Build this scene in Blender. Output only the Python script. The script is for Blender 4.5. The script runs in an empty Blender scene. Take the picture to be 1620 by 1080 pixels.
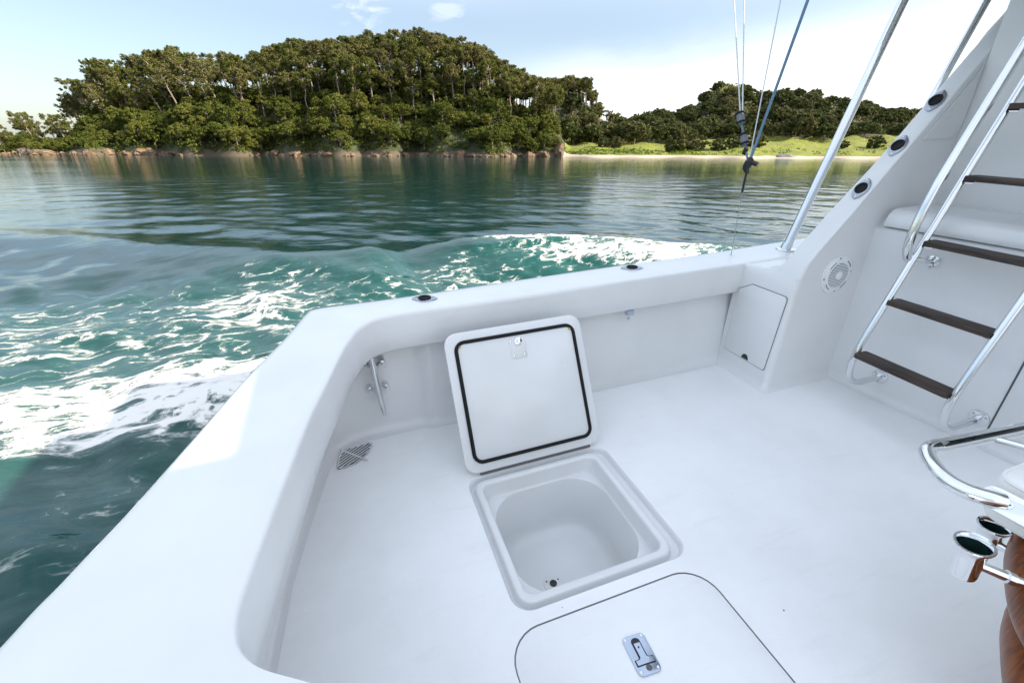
import bpy, bmesh, math, random
import numpy as np
from mathutils import Matrix, Vector
R = math.radians
sc = bpy.context.scene
COL = sc.collection

# ------------------------------------------------------------------ camera
CAM_Z = 2.0                                   # eye above the water
PITCH = math.atan(306 / 720); ROLL = R(0.25)
cd = bpy.data.cameras.new('camera'); cam = bpy.data.objects.new('camera', cd); COL.objects.link(cam)
cd.sensor_width = 36; cd.lens = 16.0; cd.clip_start = 0.05; cd.clip_end = 9000
cth, sth, cr, sr = math.cos(PITCH), math.sin(PITCH), math.cos(ROLL), math.sin(ROLL)
# columns: camera right, down, forward in world axes
M0 = Matrix(((1, 0, 0), (0, -sth, cth), (0, -cth, -sth)))
MC = M0 @ Matrix(((cr, sr, 0), (-sr, cr, 0), (0, 0, 1)))
cw = Matrix((MC.col[0], -MC.col[1], -MC.col[2])).transposed().to_4x4()
cw.translation = Vector((0, 0, CAM_Z)); cam.matrix_world = cw
sc.camera = cam
# ------------------------------------------------------------------ sky, sun, exposure
SUN_EL, SUN_AZ = R(31), R(97)                 # azimuth clockwise from +Y
w = bpy.data.worlds.new('World'); sc.world = w; w.use_nodes = True
nt = w.node_tree; nt.nodes.clear()
def N(t, tree=None, **kw):
    n = (tree or nt).nodes.new(t)
    for k, v in kw.items(): setattr(n, k, v)
    return n
def L(a, b, tree=None): (tree or nt).links.new(a, b)
def math_node(tree, op, a, b=None, c=None, clamp=False):
    n = tree.nodes.new('ShaderNodeMath'); n.operation = op; n.use_clamp = clamp
    for i, v in enumerate((a, b, c)):
        if v is None: continue
        if isinstance(v, (int, float)): n.inputs[i].default_value = v
        else: tree.links.new(v, n.inputs[i])
    return n.outputs[0]
def smooth(tree, x, lo, hi):
    n = tree.nodes.new('ShaderNodeMapRange'); n.interpolation_type = 'SMOOTHSTEP'
    n.inputs['From Min'].default_value = lo; n.inputs['From Max'].default_value = hi
    tree.links.new(x, n.inputs['Value']); return n.outputs['Result']
def mixrgb(tree, f, a, b):
    n = tree.nodes.new('ShaderNodeMix'); n.data_type = 'RGBA'
    for s, v in ((n.inputs[0], f), (n.inputs[6], a), (n.inputs[7], b)):
        if isinstance(v, (int, float)): s.default_value = v
        elif isinstance(v, tuple): s.default_value = (*v, 1)
        else: tree.links.new(v, s)
    return n.outputs[2]
def noise(tree, vec, scale, detail=4, rough=.5, dist=0, out='Fac'):
    n = tree.nodes.new('ShaderNodeTexNoise'); n.inputs['Scale'].default_value = scale
    n.inputs['Detail'].default_value = detail; n.inputs['Roughness'].default_value = rough
    n.inputs['Distortion'].default_value = dist
    if vec is not None: tree.links.new(vec, n.inputs['Vector'])
    return n.outputs[out]
sky = N('ShaderNodeTexSky', sky_type='NISHITA', sun_disc=False, sun_elevation=SUN_EL, sun_rotation=SUN_AZ,
        altitude=0, air_density=1.0, dust_density=1.6, ozone_density=1.2)
tc = N('ShaderNodeTexCoord'); sep = N('ShaderNodeSeparateXYZ'); L(tc.outputs['Generated'], sep.inputs[0])
dx, dy, dz = sep.outputs
mp = N('ShaderNodeMapping'); mp.inputs['Scale'].default_value = (1.2, 1.2, 4.0); L(tc.outputs['Generated'], mp.inputs['Vector'])
nz = noise(nt, mp.outputs[0], 2.6, 6, .55, .6)
# white veil low over the right-hand horizon, rising towards the sun
azr = math_node(nt, 'ARCTAN2', dx, dy)
edge = math_node(nt, 'MULTIPLY_ADD', azr, .10, .105)
lvl = math_node(nt, 'SUBTRACT', math_node(nt, 'MULTIPLY_ADD', nz, .07, edge), dz)
veil = math_node(nt, 'MULTIPLY', smooth(nt, lvl, -.03, .10), smooth(nt, azr, -.12, .12))
# small wisps
nzf = noise(nt, mp.outputs[0], 11, 6, .6, .8)
def wisp(d, rx, rz, amt):
    v = Vector(d).normalized()
    a = math_node(nt, 'SUBTRACT', azr, math.atan2(v.x, v.y)); b = math_node(nt, 'SUBTRACT', dz, v.z)
    b = math_node(nt, 'MULTIPLY_ADD', a, -.25, b)
    q = math_node(nt, 'ADD', math_node(nt, 'POWER', math_node(nt, 'DIVIDE', a, rx), 2), math_node(nt, 'POWER', math_node(nt, 'DIVIDE', b, rz), 2))
    q = math_node(nt, 'MULTIPLY_ADD', math_node(nt, 'SUBTRACT', nzf, .5), 6.5, q)
    return math_node(nt, 'MULTIPLY', smooth(nt, q, 1.15, -.35), amt)
ws = [wisp((-.25, .94, .23), .045, .05, .35), wisp((-.12, .97, .222), .035, .022, .28)]
fac = veil
for q in ws: fac = math_node(nt, 'MAXIMUM', fac, q)
thin = math_node(nt, 'MULTIPLY', math_node(nt, 'MULTIPLY_ADD', smooth(nt, noise(nt, mp.outputs[0], 1.3, 5, .6, 1.0), .35, .75), .35, .42), smooth(nt, dz, .19, .40))
bg = N('ShaderNodeBackground'); bg.inputs['Strength'].default_value = 0.075
hazy = mixrgb(nt, .22, sky.outputs[0], (4.0, 4.3, 4.6))
hazy = mixrgb(nt, thin, hazy, (7.7, 8.6, 9.9))
L(mixrgb(nt, math_node(nt, 'MULTIPLY', fac, .8), hazy, (7.2, 7.3, 7.4)), bg.inputs['Color'])
wo = N('ShaderNodeOutputWorld'); L(bg.outputs[0], wo.inputs['Surface'])
sd = bpy.data.lights.new('sun', 'SUN'); sun = bpy.data.objects.new('sun', sd); COL.objects.link(sun)
sd.energy = 4.2; sd.angle = R(.55); sd.color = (1, .90, .74)
SUNV = Vector((math.sin(SUN_AZ) * math.cos(SUN_EL), math.cos(SUN_AZ) * math.cos(SUN_EL), math.sin(SUN_EL)))
sun.rotation_euler = (-SUNV).to_track_quat('-Z', 'Y').to_euler()
sc.view_settings.view_transform = 'Standard'; sc.view_settings.look = 'None'
sc.view_settings.exposure = 1.55; sc.view_settings.gamma = 1
sc.view_settings.use_curve_mapping = False
sc.render.engine = 'CYCLES'
sc.cycles.max_bounces = 10; sc.cycles.diffuse_bounces = 8; sc.cycles.glossy_bounces = 4

# ------------------------------------------------------------------ helpers
def tag(o, label=None, cat=None, group=None, kind=None):
    for k, v in (('label', label), ('category', cat), ('group', group), ('kind', kind)):
        if v: o[k] = v
    return o
def link(name, data, parent=None):
    o = bpy.data.objects.new(name, data); COL.objects.link(o)
    if parent: o.parent = parent
    return o
def empty(name, loc=(0, 0, 0), parent=None):
    o = link(name, None, parent); o.location = loc; o.empty_display_size = .2; return o
class MB:
    """collects vertices and faces of one mesh"""
    def __init__(s): s.v = []; s.f = []
    def add(s, v, f):
        k = len(s.v); s.v += [tuple(p) for p in v]; s.f += [tuple(i + k for i in q) for q in f]; return s
    def loft(s, rings, closed=True, cap0=False, cap1=False):
        n = len(rings[0]); k = len(s.v)
        for r in rings: s.v += [tuple(p) for p in r]
        m = n if closed else n - 1
        for i in range(len(rings) - 1):
            for j in range(m):
                a = k + i * n + j; b = k + i * n + (j + 1) % n
                s.f.append((a, b, b + n, a + n))
        if cap0: s.f.append(tuple(k + j for j in range(n))[::-1])
        if cap1: s.f.append(tuple(k + (len(rings) - 1) * n + j for j in range(n)))
        return s
    def tube(s, pts, r, seg=12, cap=True, sub=6, closed=False):
        P = [Vector(p) for p in pts]
        if sub > 1 and len(P) > 2: P, rr = spline(P, r, sub, closed)
        else: rr = r if isinstance(r, (list, tuple)) else [r] * len(P)
        rings = []; up = None
        for i, p in enumerate(P):
            if closed: t = P[(i + 1) % len(P)] - P[i - 1]
            else: t = P[min(i + 1, len(P) - 1)] - P[max(i - 1, 0)]
            t.normalize()
            if up is None: up = t.orthogonal().normalized()
            up = (up - t * up.dot(t)).normalized(); sd_ = t.cross(up)
            rings.append([p + (up * math.cos(2 * math.pi * j / seg) + sd_ * math.sin(2 * math.pi * j / seg)) * rr[i] for j in range(seg)])
        if closed: rings.append(rings[0])
        return s.loft(rings, True, cap and not closed, cap and not closed)
    def box(s, c, d, M=None):
        c = Vector(c); v = [Vector((sx * d[0] / 2, sy * d[1] / 2, sz * d[2] / 2)) for sx in (-1, 1) for sy in (-1, 1) for sz in (-1, 1)]
        v = [(M @ p if M else p) + c for p in v]
        return s.add(v, [(0, 1, 3, 2), (4, 6, 7, 5), (0, 4, 5, 1), (2, 3, 7, 6), (0, 2, 6, 4), (1, 5, 7, 3)])
    def plate(s, out, h, F, bev=0.0, base=0.0):
        """outline (2-D) raised by h along the frame's normal, top edge bevelled"""
        n = len(out); c = (sum(p[0] for p in out) / n, sum(p[1] for p in out) / n)
        rad = max(math.hypot(p[0] - c[0], p[1] - c[1]) for p in out)
        def ring(k, z): return [F((c[0] + (p[0] - c[0]) * k, c[1] + (p[1] - c[1]) * k, z)) for p in out]
        rs = [ring(1, base)]
        if bev: rs += [ring(1, h - bev), ring(1 - .3 * bev / rad, h - .3 * bev), ring(1 - bev / rad, h)]
        else: rs.append(ring(1, h))
        return s.loft(rs, True, False, True)
    def build(s, name, mat, parent=None, ang=35):
        me = bpy.data.meshes.new(name); me.from_pydata(s.v, [], s.f); me.update()
        bm = bmesh.new(); bm.from_mesh(me); bmesh.ops.recalc_face_normals(bm, faces=bm.faces); 
        for f in bm.faces: f.smooth = True
        for e in bm.edges:
            if len(e.link_faces) == 2 and e.calc_face_angle(0) > R(ang): e.smooth = False
        bm.to_mesh(me); bm.free(); me.materials.append(mat)
        return link(name, me, parent)
def spline(P, r, sub, closed=False):
    n = len(P); rr = list(r) if isinstance(r, (list, tuple)) else [r] * n
    out = []; ro = []
    m = n if closed else n - 1
    for i in range(m):
        p0 = P[i - 1] if (closed or i) else P[0] * 2 - P[1]
        p1 = P[i]; p2 = P[(i + 1) % n]
        p3 = P[(i + 2) % n] if (closed or i + 2 < n) else p2 * 2 - p1
        for k in range(sub):
            t = k / sub
            out.append(.5 * ((2 * p1) + (p2 - p0) * t + (2 * p0 - 5 * p1 + 4 * p2 - p3) * t * t + (3 * p1 - p0 - 3 * p2 + p3) * t ** 3))
            ro.append(rr[i] * (1 - t) + rr[(i + 1) % n] * t)
    if not closed: out.append(P[-1]); ro.append(rr[-1])
    return out, ro
def rrect(x0, x1, y0, y1, r, n=7):
    o = []
    for cx, cy, a in ((x1 - r, y1 - r, 0), (x0 + r, y1 - r, 90), (x0 + r, y0 + r, 180), (x1 - r, y0 + r, 270)):
        for k in range(n + 1):
            t = R(a + 90 * k / n); o.append((cx + r * math.cos(t), cy + r * math.sin(t)))
    return o
def circ(r, n=24, c=(0, 0)): return [(c[0] + r * math.cos(2 * math.pi * k / n), c[1] + r * math.sin(2 * math.pi * k / n)) for k in range(n)]
def frame(o, ex, ey):
    o, ex, ey = Vector(o), Vector(ex).normalized(), Vector(ey); ey = (ey - ex * ey.dot(ex)).normalized(); ez = ex.cross(ey)
    return lambda p: o + ex * p[0] + ey * p[1] + ez * p[2]
# ------------------------------------------------------------------ materials
def mat(name, col, rough=.4, metal=0, **kw):
    m = bpy.data.materials.new(name); m.use_nodes = True
    b = m.node_tree.nodes['Principled BSDF']
    b.inputs['Base Color'].default_value = (*col, 1); b.inputs['Roughness'].default_value = rough; b.inputs['Metallic'].default_value = metal
    for k, v in kw.items(): b.inputs[k].default_value = v
    return m
def nodes(m): t = m.node_tree; return t, t.nodes['Principled BSDF']
def bump(m, scale, strength, dist, detail=4, vec='Object', stretch=None):
    t, b = nodes(m); c = t.nodes.new('ShaderNodeTexCoord'); v = c.outputs[vec]
    if stretch:
        q = t.nodes.new('ShaderNodeMapping'); q.inputs['Scale'].default_value = stretch; t.links.new(v, q.inputs['Vector']); v = q.outputs[0]
    f = noise(t, v, scale, detail)
    n = t.nodes.new('ShaderNodeBump'); n.inputs['Strength'].default_value = strength; n.inputs['Distance'].default_value = dist
    t.links.new(f, n.inputs['Height']); t.links.new(n.outputs[0], b.inputs['Normal']); return f
GEL = mat('white gelcoat', (.77, .775, .78), .22, **{'Specular IOR Level': .5, 'Coat Weight': .3, 'Coat Roughness': .03})
t, b = nodes(GEL); c = t.nodes.new('ShaderNodeTexCoord')
f = noise(t, c.outputs['Object'], 2.2, 5, .6)
t.links.new(mixrgb(t, smooth(t, f, .35, .75), (.725, .73, .735), (.68, .685, .68)), b.inputs['Base Color'])
t.links.new(math_node(t, 'MULTIPLY_ADD', noise(t, c.outputs['Object'], 9, 5), .18, .14), b.inputs['Roughness'])
bn = t.nodes.new('ShaderNodeBump'); bn.inputs['Strength'].default_value = .05; bn.inputs['Distance'].default_value = .02
t.links.new(noise(t, c.outputs['Object'], 5, 2), bn.inputs['Height']); t.links.new(bn.outputs[0], b.inputs['Normal'])
DECK = mat('white nonskid deck', (.78, .785, .79), .5)
t, b = nodes(DECK); c = t.nodes.new('ShaderNodeTexCoord')
f = noise(t, c.outputs['Object'], 1.7, 6, .65); g = noise(t, c.outputs['Object'], 190, 2, .6); sp = noise(t, c.outputs['Object'], 26, 3, .6)
base = mixrgb(t, smooth(t, f, .3, .75), (.875, .88, .88), (.80, .805, .80))
base = mixrgb(t, math_node(t, 'MULTIPLY', smooth(t, sp, .70, .76), .25), base, (.55, .53, .50))
base = mixrgb(t, math_node(t, 'MULTIPLY', smooth(t, g, .5, .8), .16), base, (.58, .59, .6))
spk_ = noise(t, c.outputs['Object'], 42, 1, .5)
base = mixrgb(t, math_node(t, 'MULTIPLY', smooth(t, spk_, .815, .84), .8), base, (.10, .09, .08))
str_ = t.nodes.new('ShaderNodeMapping'); str_.inputs['Scale'].default_value = (1, 7, 1); str_.inputs['Rotation'].default_value = (0, 0, .5); t.links.new(c.outputs['Object'], str_.inputs['Vector'])
base = mixrgb(t, math_node(t, 'MULTIPLY', smooth(t, noise(t, str_.outputs[0], 2.2, 6, .7), .55, .75), .22), base, (.62, .62, .60))
t.links.new(base, b.inputs['Base Color'])
bn = t.nodes.new('ShaderNodeBump'); bn.inputs['Strength'].default_value = .3; bn.inputs['Distance'].default_value = .0015
t.links.new(noise(t, c.outputs['Object'], 320, 2), bn.inputs['Height']); t.links.new(bn.outputs[0], b.inputs['Normal'])
SEAM = mat('dark seam', (.10, .10, .105), .7)
GREY = mat('grey underside', (.40, .41, .43), .6)
FLANGE = mat('dull steel flange', (.36, .39, .44), .25, 1)
STEEL = mat('polished stainless', (.74, .75, .76), .14, 1); bump(STEEL, 7, .06, .02, 3)
CHROME = mat('chrome', (.80, .81, .82), .035, 1)
BRUSH = mat('sky-tinted satin stainless', (.46, .52, .62), .22, 1); bump(BRUSH, 120, .12, .002, 3, stretch=(1, 12, 1))  # blue tint puts the reflected sky into the steel colour
RUB = mat('black rubber', (.010, .010, .011), .6, **{'Specular IOR Level': .2})
BLK = mat('black plastic', (.01, .01, .011), .35)
BRASS = mat('tarnished brass', (.45, .30, .12), .35, 1)
PLA = mat('white plastic', (.78, .79, .80), .35)
GRI = mat('grey grille plastic', (.16, .17, .19), .5)
VIN = mat('cream white vinyl', (.80, .79, .75), .42); bump(VIN, 160, .15, .001, 3)
TEAK = mat('dark weathered teak', (.05, .032, .022), .55)
t, b = nodes(TEAK); c = t.nodes.new('ShaderNodeTexCoord'); q = t.nodes.new('ShaderNodeMapping'); q.inputs['Scale'].default_value = (30, 2, 30)
t.links.new(c.outputs['Object'], q.inputs['Vector']); f = noise(t, q.outputs[0], 3, 6, .6)
t.links.new(mixrgb(t, smooth(t, f, .35, .7), (.014, .009, .007), (.068, .040, .026)), b.inputs['Base Color'])
MAHO = mat('varnished mahogany', (.20, .06, .02), .28, **{'Specular IOR Level': .16})
t, b = nodes(MAHO); c = t.nodes.new('ShaderNodeTexCoord'); q = t.nodes.new('ShaderNodeMapping'); q.inputs['Scale'].default_value = (9, 40, 3)
t.links.new(c.outputs['Object'], q.inputs['Vector']); f = noise(t, q.outputs[0], 3, 6, .6, .4)
t.links.new(mixrgb(t, smooth(t, f, .3, .75), (.085, .022, .005), (.26, .072, .012)), b.inputs['Base Color'])
CORD = mat('white cord', (.70, .72, .74), .6); BLUE = mat('blue rope', (.13, .23, .34), .6); bump(BLUE, 60, .5, .004, 2)
WIRE = mat('rigging wire', (.35, .36, .38), .35, .8)

# ------------------------------------------------------------------ water level frame of the boat
BR = Matrix(((0.941, -0.338, -0.017), (-0.164, -0.411, -0.897), (0.296, 0.847, -0.443)))   # camera = BR @ boat axes
EYE = Vector((0, 0, 1.55))                                                                   # eye above the cockpit sole
BW = (MC @ BR).normalized()
YAW = math.atan2(BW[1][0], BW[0][0]); CY, SY = math.cos(YAW), math.sin(YAW)

# ------------------------------------------------------------------ water
rng = np.random.default_rng(7)
def polyd(X, Y, P):
    """signed distance to a polyline and its parameter (0..1)"""
    best = np.full(X.shape, 1e9); sg = np.zeros(X.shape); tt = np.zeros(X.shape); n = len(P) - 1
    for i in range(n):
        ax, ay = P[i]; bx, by = P[i + 1]; ex, ey = bx - ax, by - ay; l2 = ex * ex + ey * ey
        t_ = ((X - ax) * ex + (Y - ay) * ey) / l2; tc_ = np.clip(t_, 0, 1)
        qx, qy = X - ax - tc_ * ex, Y - ay - tc_ * ey; d = np.hypot(qx, qy); k = d < best
        best = np.where(k, d, best); sg = np.where(k, np.sign(ex * qy - ey * qx), sg); tt = np.where(k, (i + tc_) / n, tt)
    return best * sg, tt
def sstep(x, a, b): t_ = np.clip((x - a) / (b - a), 0, 1); return t_ * t_ * (3 - 2 * t_)
def vnoise(X, Y, seed):
    """smooth value noise"""
    r_ = np.random.default_rng(seed); T = r_.random((128, 128))
    xi = np.floor(X).astype(int); yi = np.floor(Y).astype(int); fx = X - xi; fy = Y - yi
    fx = fx * fx * (3 - 2 * fx); fy = fy * fy * (3 - 2 * fy)
    g = lambda i, j: T[i % 128, j % 128]
    return (g(xi, yi) * (1 - fx) + g(xi + 1, yi) * fx) * (1 - fy) + (g(xi, yi + 1) * (1 - fx) + g(xi + 1, yi + 1) * fx) * fy
CA = [(11, 2.6), (8.6, 5.2), (6.7, 6.9), (5.35, 7.95), (3.74, 8.75), (2.3, 9.05), (.9, 8.95), (-.6, 8.7)]
CB = [(1.2, 8.5), (0, 8.55), (-1.0, 8.85), (-2.2, 9.8), (-3.6, 11.0), (-5.6, 12.7), (-8, 14.4), (-12, 18), (-20, 24)]
def waves(X, Y, sp):
    bx = CY * X + SY * Y; by = -SY * X + CY * Y
    dA, tA = polyd(bx, by, CA[::-1]); dB, tB = polyd(bx, by, CB[::-1])     # positive = seaward side
    wob = (vnoise(bx * .9, by * .9, 3) - .5) * .35
    a = np.where(dA + wob > 0, np.exp(-((dA + wob) / .55) ** 2), np.exp(-((dA + wob) / 1.15) ** 2)) * .36 * sstep(tA, .02, .3) * (1 - .3 * sstep(tA, .5, .9))
    b_ = np.where(dB + wob > 0, np.exp(-((dB + wob) / .8) ** 2), np.exp(-((dB + wob) / 1.3) ** 2)) * .34 * (.35 + .65 * sstep(tB, .1, .8)) * (1 - sstep(tB, .9, 1.))
    tro = -.13 * np.exp(-((dA + 2.2) / 1.3) ** 2) * sstep(tA, .05, .4) - .08 * np.exp(-((dB + 2.3) / 1.2) ** 2)
    inside = sstep(-np.maximum(np.where(bx > .3, dA, -99), np.where(bx <= .3, dB, -99)), .0, 2.5)
    ch = np.zeros(X.shape)
    r_ = np.random.default_rng(5)
    for k in range(34):
        lam = .35 * (9 ** (k / 33)); th = r_.normal(.9, .75); am = .011 * lam ** .8
        k_ = 2 * math.pi / lam; ph = r_.random() * 6.3
        s_ = np.sin(k_ * (bx * math.cos(th) + by * math.sin(th)) + ph + 2.2 * vnoise(bx * .5 + k, by * .5, 20 + k % 5))
        ch += am * s_ * sstep(lam / np.maximum(sp, 1e-3), 2.5, 6)
    calm = .09 + .13 * vnoise(bx * .12, by * .12, 9)
    z = a + b_ + tro + ch * (calm + .55 * inside)
    near = np.exp(-((by - 4.4) / 1.3) ** 2) * sstep(-bx, .2, 1.2)
    z += .10 * near * (vnoise(bx * 1.6, by * 1.6, 11) - .4)
    # foam density
    crest = np.exp(-((dA + .05) / .30) ** 2) * sstep(tA, .12, .4) * .58
    face = np.where(dA < 0, np.exp(-((dA + .55) / .95) ** 2), 0) * sstep(tA, .18, .5) * .56
    lace = sstep(by, 4.2, 5.4) * (1 - sstep(by, 6.6, 9.6)) * sstep(-bx, -5.5, -2.5) * (1 - .45 * sstep(-bx, 2.5, 7.5)) * .41
    ctr = 4.55 + .08 * bx
    wash = np.exp(-(np.abs(by - ctr) / .95) ** 3) * sstep(-bx, -.6, .8) * .72
    inner = sstep(-bx, .2, 1.0) * (1 - sstep(by, 3.0, 4.0)) * .26 * sstep(by, 1.2, 2.6)
    far = np.where(dB < 0, np.exp(-((dB + .9) / .8) ** 2), 0) * sstep(tB, .45, .8) * .30
    foam = np.maximum.reduce([crest, face, lace, wash, inner, far])
    foam *= .72 + .56 * vnoise(bx * .75, by * .9, 31)
    milk = (inner * 1.8 + wash * .5) * sstep(by, 2.3, 3.3)
    aer = np.maximum.reduce([np.exp(-((dA + .5) / 1.3) ** 2) * sstep(tA, .2, .5) * .95, lace * .9, wash * .9, inner * 1.6])
    return z, foam, aer, milk, bx, by
angs = np.concatenate([np.linspace(-90, 70, 760), np.linspace(70, 270, 50)[1:-1]]) * math.pi / 180
rad = [1.2]
while rad[-1] < 46: rad.append(rad[-1] * 1.0088)
while rad[-1] < 4200: rad.append(rad[-1] * 1.05)
rad = np.array(rad)
A_, R_ = np.meshgrid(angs, rad); WX = R_ * np.sin(A_); WY = R_ * np.cos(A_)
WZ, FO, AE, MI, BX, BY = waves(WX, WY, R_ * .0088)
fade = 1 - sstep(R_, 30, 46); WZ *= fade; FO *= fade; AE *= fade; MI *= fade
na, nr = len(angs), len(rad)
idx = np.arange(na * nr).reshape(nr, na); nx = np.roll(idx, -1, 1)
quad = np.stack([idx[:-1], nx[:-1], nx[1:], idx[1:]], -1).reshape(-1, 4)
cxm = BX.ravel()[quad].mean(1); cym = BY.ravel()[quad].mean(1)
keep = ~((cxm > -.45) & (cxm < 7.5) & (np.abs(cym) < 2.05))
quad = quad[keep][:, ::-1]
def np_mesh(name, V, Q, material, parent=None, smooth_=True, attrs=None, link_=True):
    me = bpy.data.meshes.new(name); V = np.asarray(V, np.float32); Q = np.asarray(Q, np.int32); k = Q.shape[1]
    me.vertices.add(len(V)); me.vertices.foreach_set('co', V.ravel())
    me.loops.add(Q.size); me.loops.foreach_set('vertex_index', Q.ravel())
    me.polygons.add(len(Q)); me.polygons.foreach_set('loop_start', np.arange(0, Q.size, k, dtype=np.int32))
    me.polygons.foreach_set('loop_total', np.full(len(Q), k, np.int32))
    me.polygons.foreach_set('use_smooth', np.full(len(Q), smooth_))
    me.update(calc_edges=True)
    for nm, a in (attrs or {}).items():
        at = me.attributes.new(nm, 'FLOAT', 'POINT'); at.data.foreach_set('value', np.asarray(a, np.float32).ravel())
    me.materials.append(material)
    return link(name, me, parent) if link_ else me
WAT = mat('sea water', (.004, .035, .036), .05, **{'IOR': 1.333})
t, b = nodes(WAT); geo = t.nodes.new('ShaderNodeNewGeometry')
rot = t.nodes.new('ShaderNodeMapping'); rot.inputs['Rotation'].default_value = (0, 0, -YAW - .10); t.links.new(geo.outputs['Position'], rot.inputs['Vector'])
def mapped(scale):
    q = t.nodes.new('ShaderNodeMapping'); q.inputs['Scale'].default_value = scale; t.links.new(rot.outputs[0], q.inputs['Vector']); return q.outputs[0]
fo = t.nodes.new('ShaderNodeAttribute'); fo.attribute_name = 'foam'; ae = t.nodes.new('ShaderNodeAttribute'); ae.attribute_name = 'aer'
warp = noise(t, mapped((.8, 1.3, 1)), 1.3, 3, .5, 0, 'Color')
vadd = t.nodes.new('ShaderNodeVectorMath'); vadd.operation = 'MULTIPLY_ADD'; t.links.new(warp, vadd.inputs[0]); vadd.inputs[1].default_value = (1.1, .8, 0)
t.links.new(mapped((1.9, 3.0, 1)), vadd.inputs[2])
n1 = noise(t, vadd.outputs[0], 1.25, 4, .55); n2 = noise(t, vadd.outputs[0], 2.7, 4, .6)
rid = lambda n_: math_node(t, 'SUBTRACT', 1, math_node(t, 'ABSOLUTE', math_node(t, 'MULTIPLY_ADD', n_, 5.0, -2.5)))
lace_ = math_node(t, 'MAXIMUM', rid(n1), math_node(t, 'MULTIPLY_ADD', rid(n2), .9, -.12))
blob = noise(t, vadd.outputs[0], 1.9, 5, .55)
pat = math_node(t, 'MULTIPLY_ADD', lace_, .56, math_node(t, 'MULTIPLY', blob, .75))       # about 0..1.2
thr = math_node(t, 'MULTIPLY_ADD', fo.outputs['Fac'], -1.15, 1.30)
df = math_node(t, 'SUBTRACT', pat, thr)
mask = math_node(t, 'MULTIPLY', smooth(t, df, -.07, .19), smooth(t, fo.outputs['Fac'], .06, .16))
soft = math_node(t, 'MULTIPLY', smooth(t, df, -.45, .25), smooth(t, fo.outputs['Fac'], .05, .2))
deep = mixrgb(t, noise(t, mapped((.05, .08, 1)), 1, 3), (.002, .022, .024), (.003, .030, .029))
wcol = mixrgb(t, math_node(t, 'MULTIPLY', ae.outputs['Fac'], .75), deep, (.005, .088, .070))
wcol = mixrgb(t, math_node(t, 'MULTIPLY', soft, .24), wcol, (.05, .17, .15))
mi = t.nodes.new('ShaderNodeAttribute'); mi.attribute_name = 'milk'
wcol = mixrgb(t, math_node(t, 'MULTIPLY', math_node(t, 'MULTIPLY', mi.outputs['Fac'], .75), smooth(t, blob, .3, .65), clamp=True), wcol, (.07, .135, .115))
wcol = mixrgb(t, mask, wcol, (.74, .72, .675))
t.links.new(wcol, b.inputs['Base Color'])
t.links.new(math_node(t, 'MULTIPLY_ADD', mask, .75, .045), b.inputs['Roughness'])
r1 = noise(t, mapped((.42, 1.0, 1)), .9, 3, .55, .4); r2 = noise(t, mapped((.7, 1.5, 1)), 3.4, 4, .55, .3); r3 = noise(t, mapped((.12, .35, 1)), .8, 2)
gust = smooth(t, noise(t, mapped((.02, .045, 1)), 1, 3, .6), .35, .7)
cdist = t.nodes.new('ShaderNodeVectorMath'); cdist.operation = 'LENGTH'; t.links.new(geo.outputs['Position'], cdist.inputs[0])
farw = smooth(t, cdist.outputs['Value'], 12, 30)
h = math_node(t, 'MULTIPLY_ADD', r1, math_node(t, 'MULTIPLY_ADD', farw, .26, .24), math_node(t, 'MULTIPLY', r2, .22))
h = math_node(t, 'MULTIPLY', h, math_node(t, 'MULTIPLY_ADD', gust, .8, .45))
h = math_node(t, 'MULTIPLY_ADD', r3, math_node(t, 'MULTIPLY', farw, .30), h)
h = math_node(t, 'MULTIPLY_ADD', mask, .35, h)
bn = t.nodes.new('ShaderNodeBump'); bn.inputs['Strength'].default_value = 1; bn.inputs['Distance'].default_value = .060
t.links.new(h, bn.inputs['Height']); t.links.new(bn.outputs[0], b.inputs['Normal'])
used = np.unique(quad); remap = np.full(na * nr, -1); remap[used] = np.arange(len(used))
V = np.stack([WX.ravel(), WY.ravel(), WZ.ravel()], -1)[used]
tag(np_mesh('water', V, remap[quad], WAT, attrs={'foam': FO.ravel()[used], 'aer': AE.ravel()[used], 'milk': MI.ravel()[used]}), kind='structure')

# ------------------------------------------------------------------ land
MAIN = [(-1.6, .004), (-1.105, .018), (-1.017, .047), (-.97, .082), (-.949, .070), (-.916, .074), (-.864, .092), (-.828, .118), (-.792, .150), (-.762, .167), (-.731, .155), (-.679, .167), (-.632, .166), (-.586, .161), (-.538, .163), (-.491, .161), (-.463, .178), (-.428, .177), (-.379, .187), (-.321, .182), (-.249, .195), (-.202, .195), (-.132, .192), (-.085, .186), (-.038, .163), (.01, .137), (.046, .122), (.071, .114), (.11, .09), (.2, .04), (.3, .02), (3, .02)]
KNOLL = [(-.3, .09), (.03, .112), (.059, .119), (.083, .122), (.107, .127), (.143, .119), (.155, .10), (.165, .085), (.184, .067), (.222, .060), (.3, .055), (3, .03)]
RIGHT = [(-.2, .03), (.1, .045), (.18, .055), (.222, .059), (.247, .063), (.307, .074), (.344, .080), (.366, .096), (.387, .112), (.409, .124), (.434, .122), (.475, .102), (.522, .108), (.571, .108), (.623, .097), (.673, .092), (.728, .076), (.79, .076), (.874, .082), (.975, .077), (1.3, .08), (1.8, .05), (3, .03)]
def tab(T, u): return np.interp(u, [a for a, _ in T], [b_ for _, b_ in T])
def shore(u): return 120 + 3.2 * np.sin(u * 23) + 2.0 * np.sin(u * 61 + 1) - 4 * sstep(u, .1, .5) - 6 * sstep(u, .45, .9) + 10 * sstep(-u, .95, 1.3)
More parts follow.
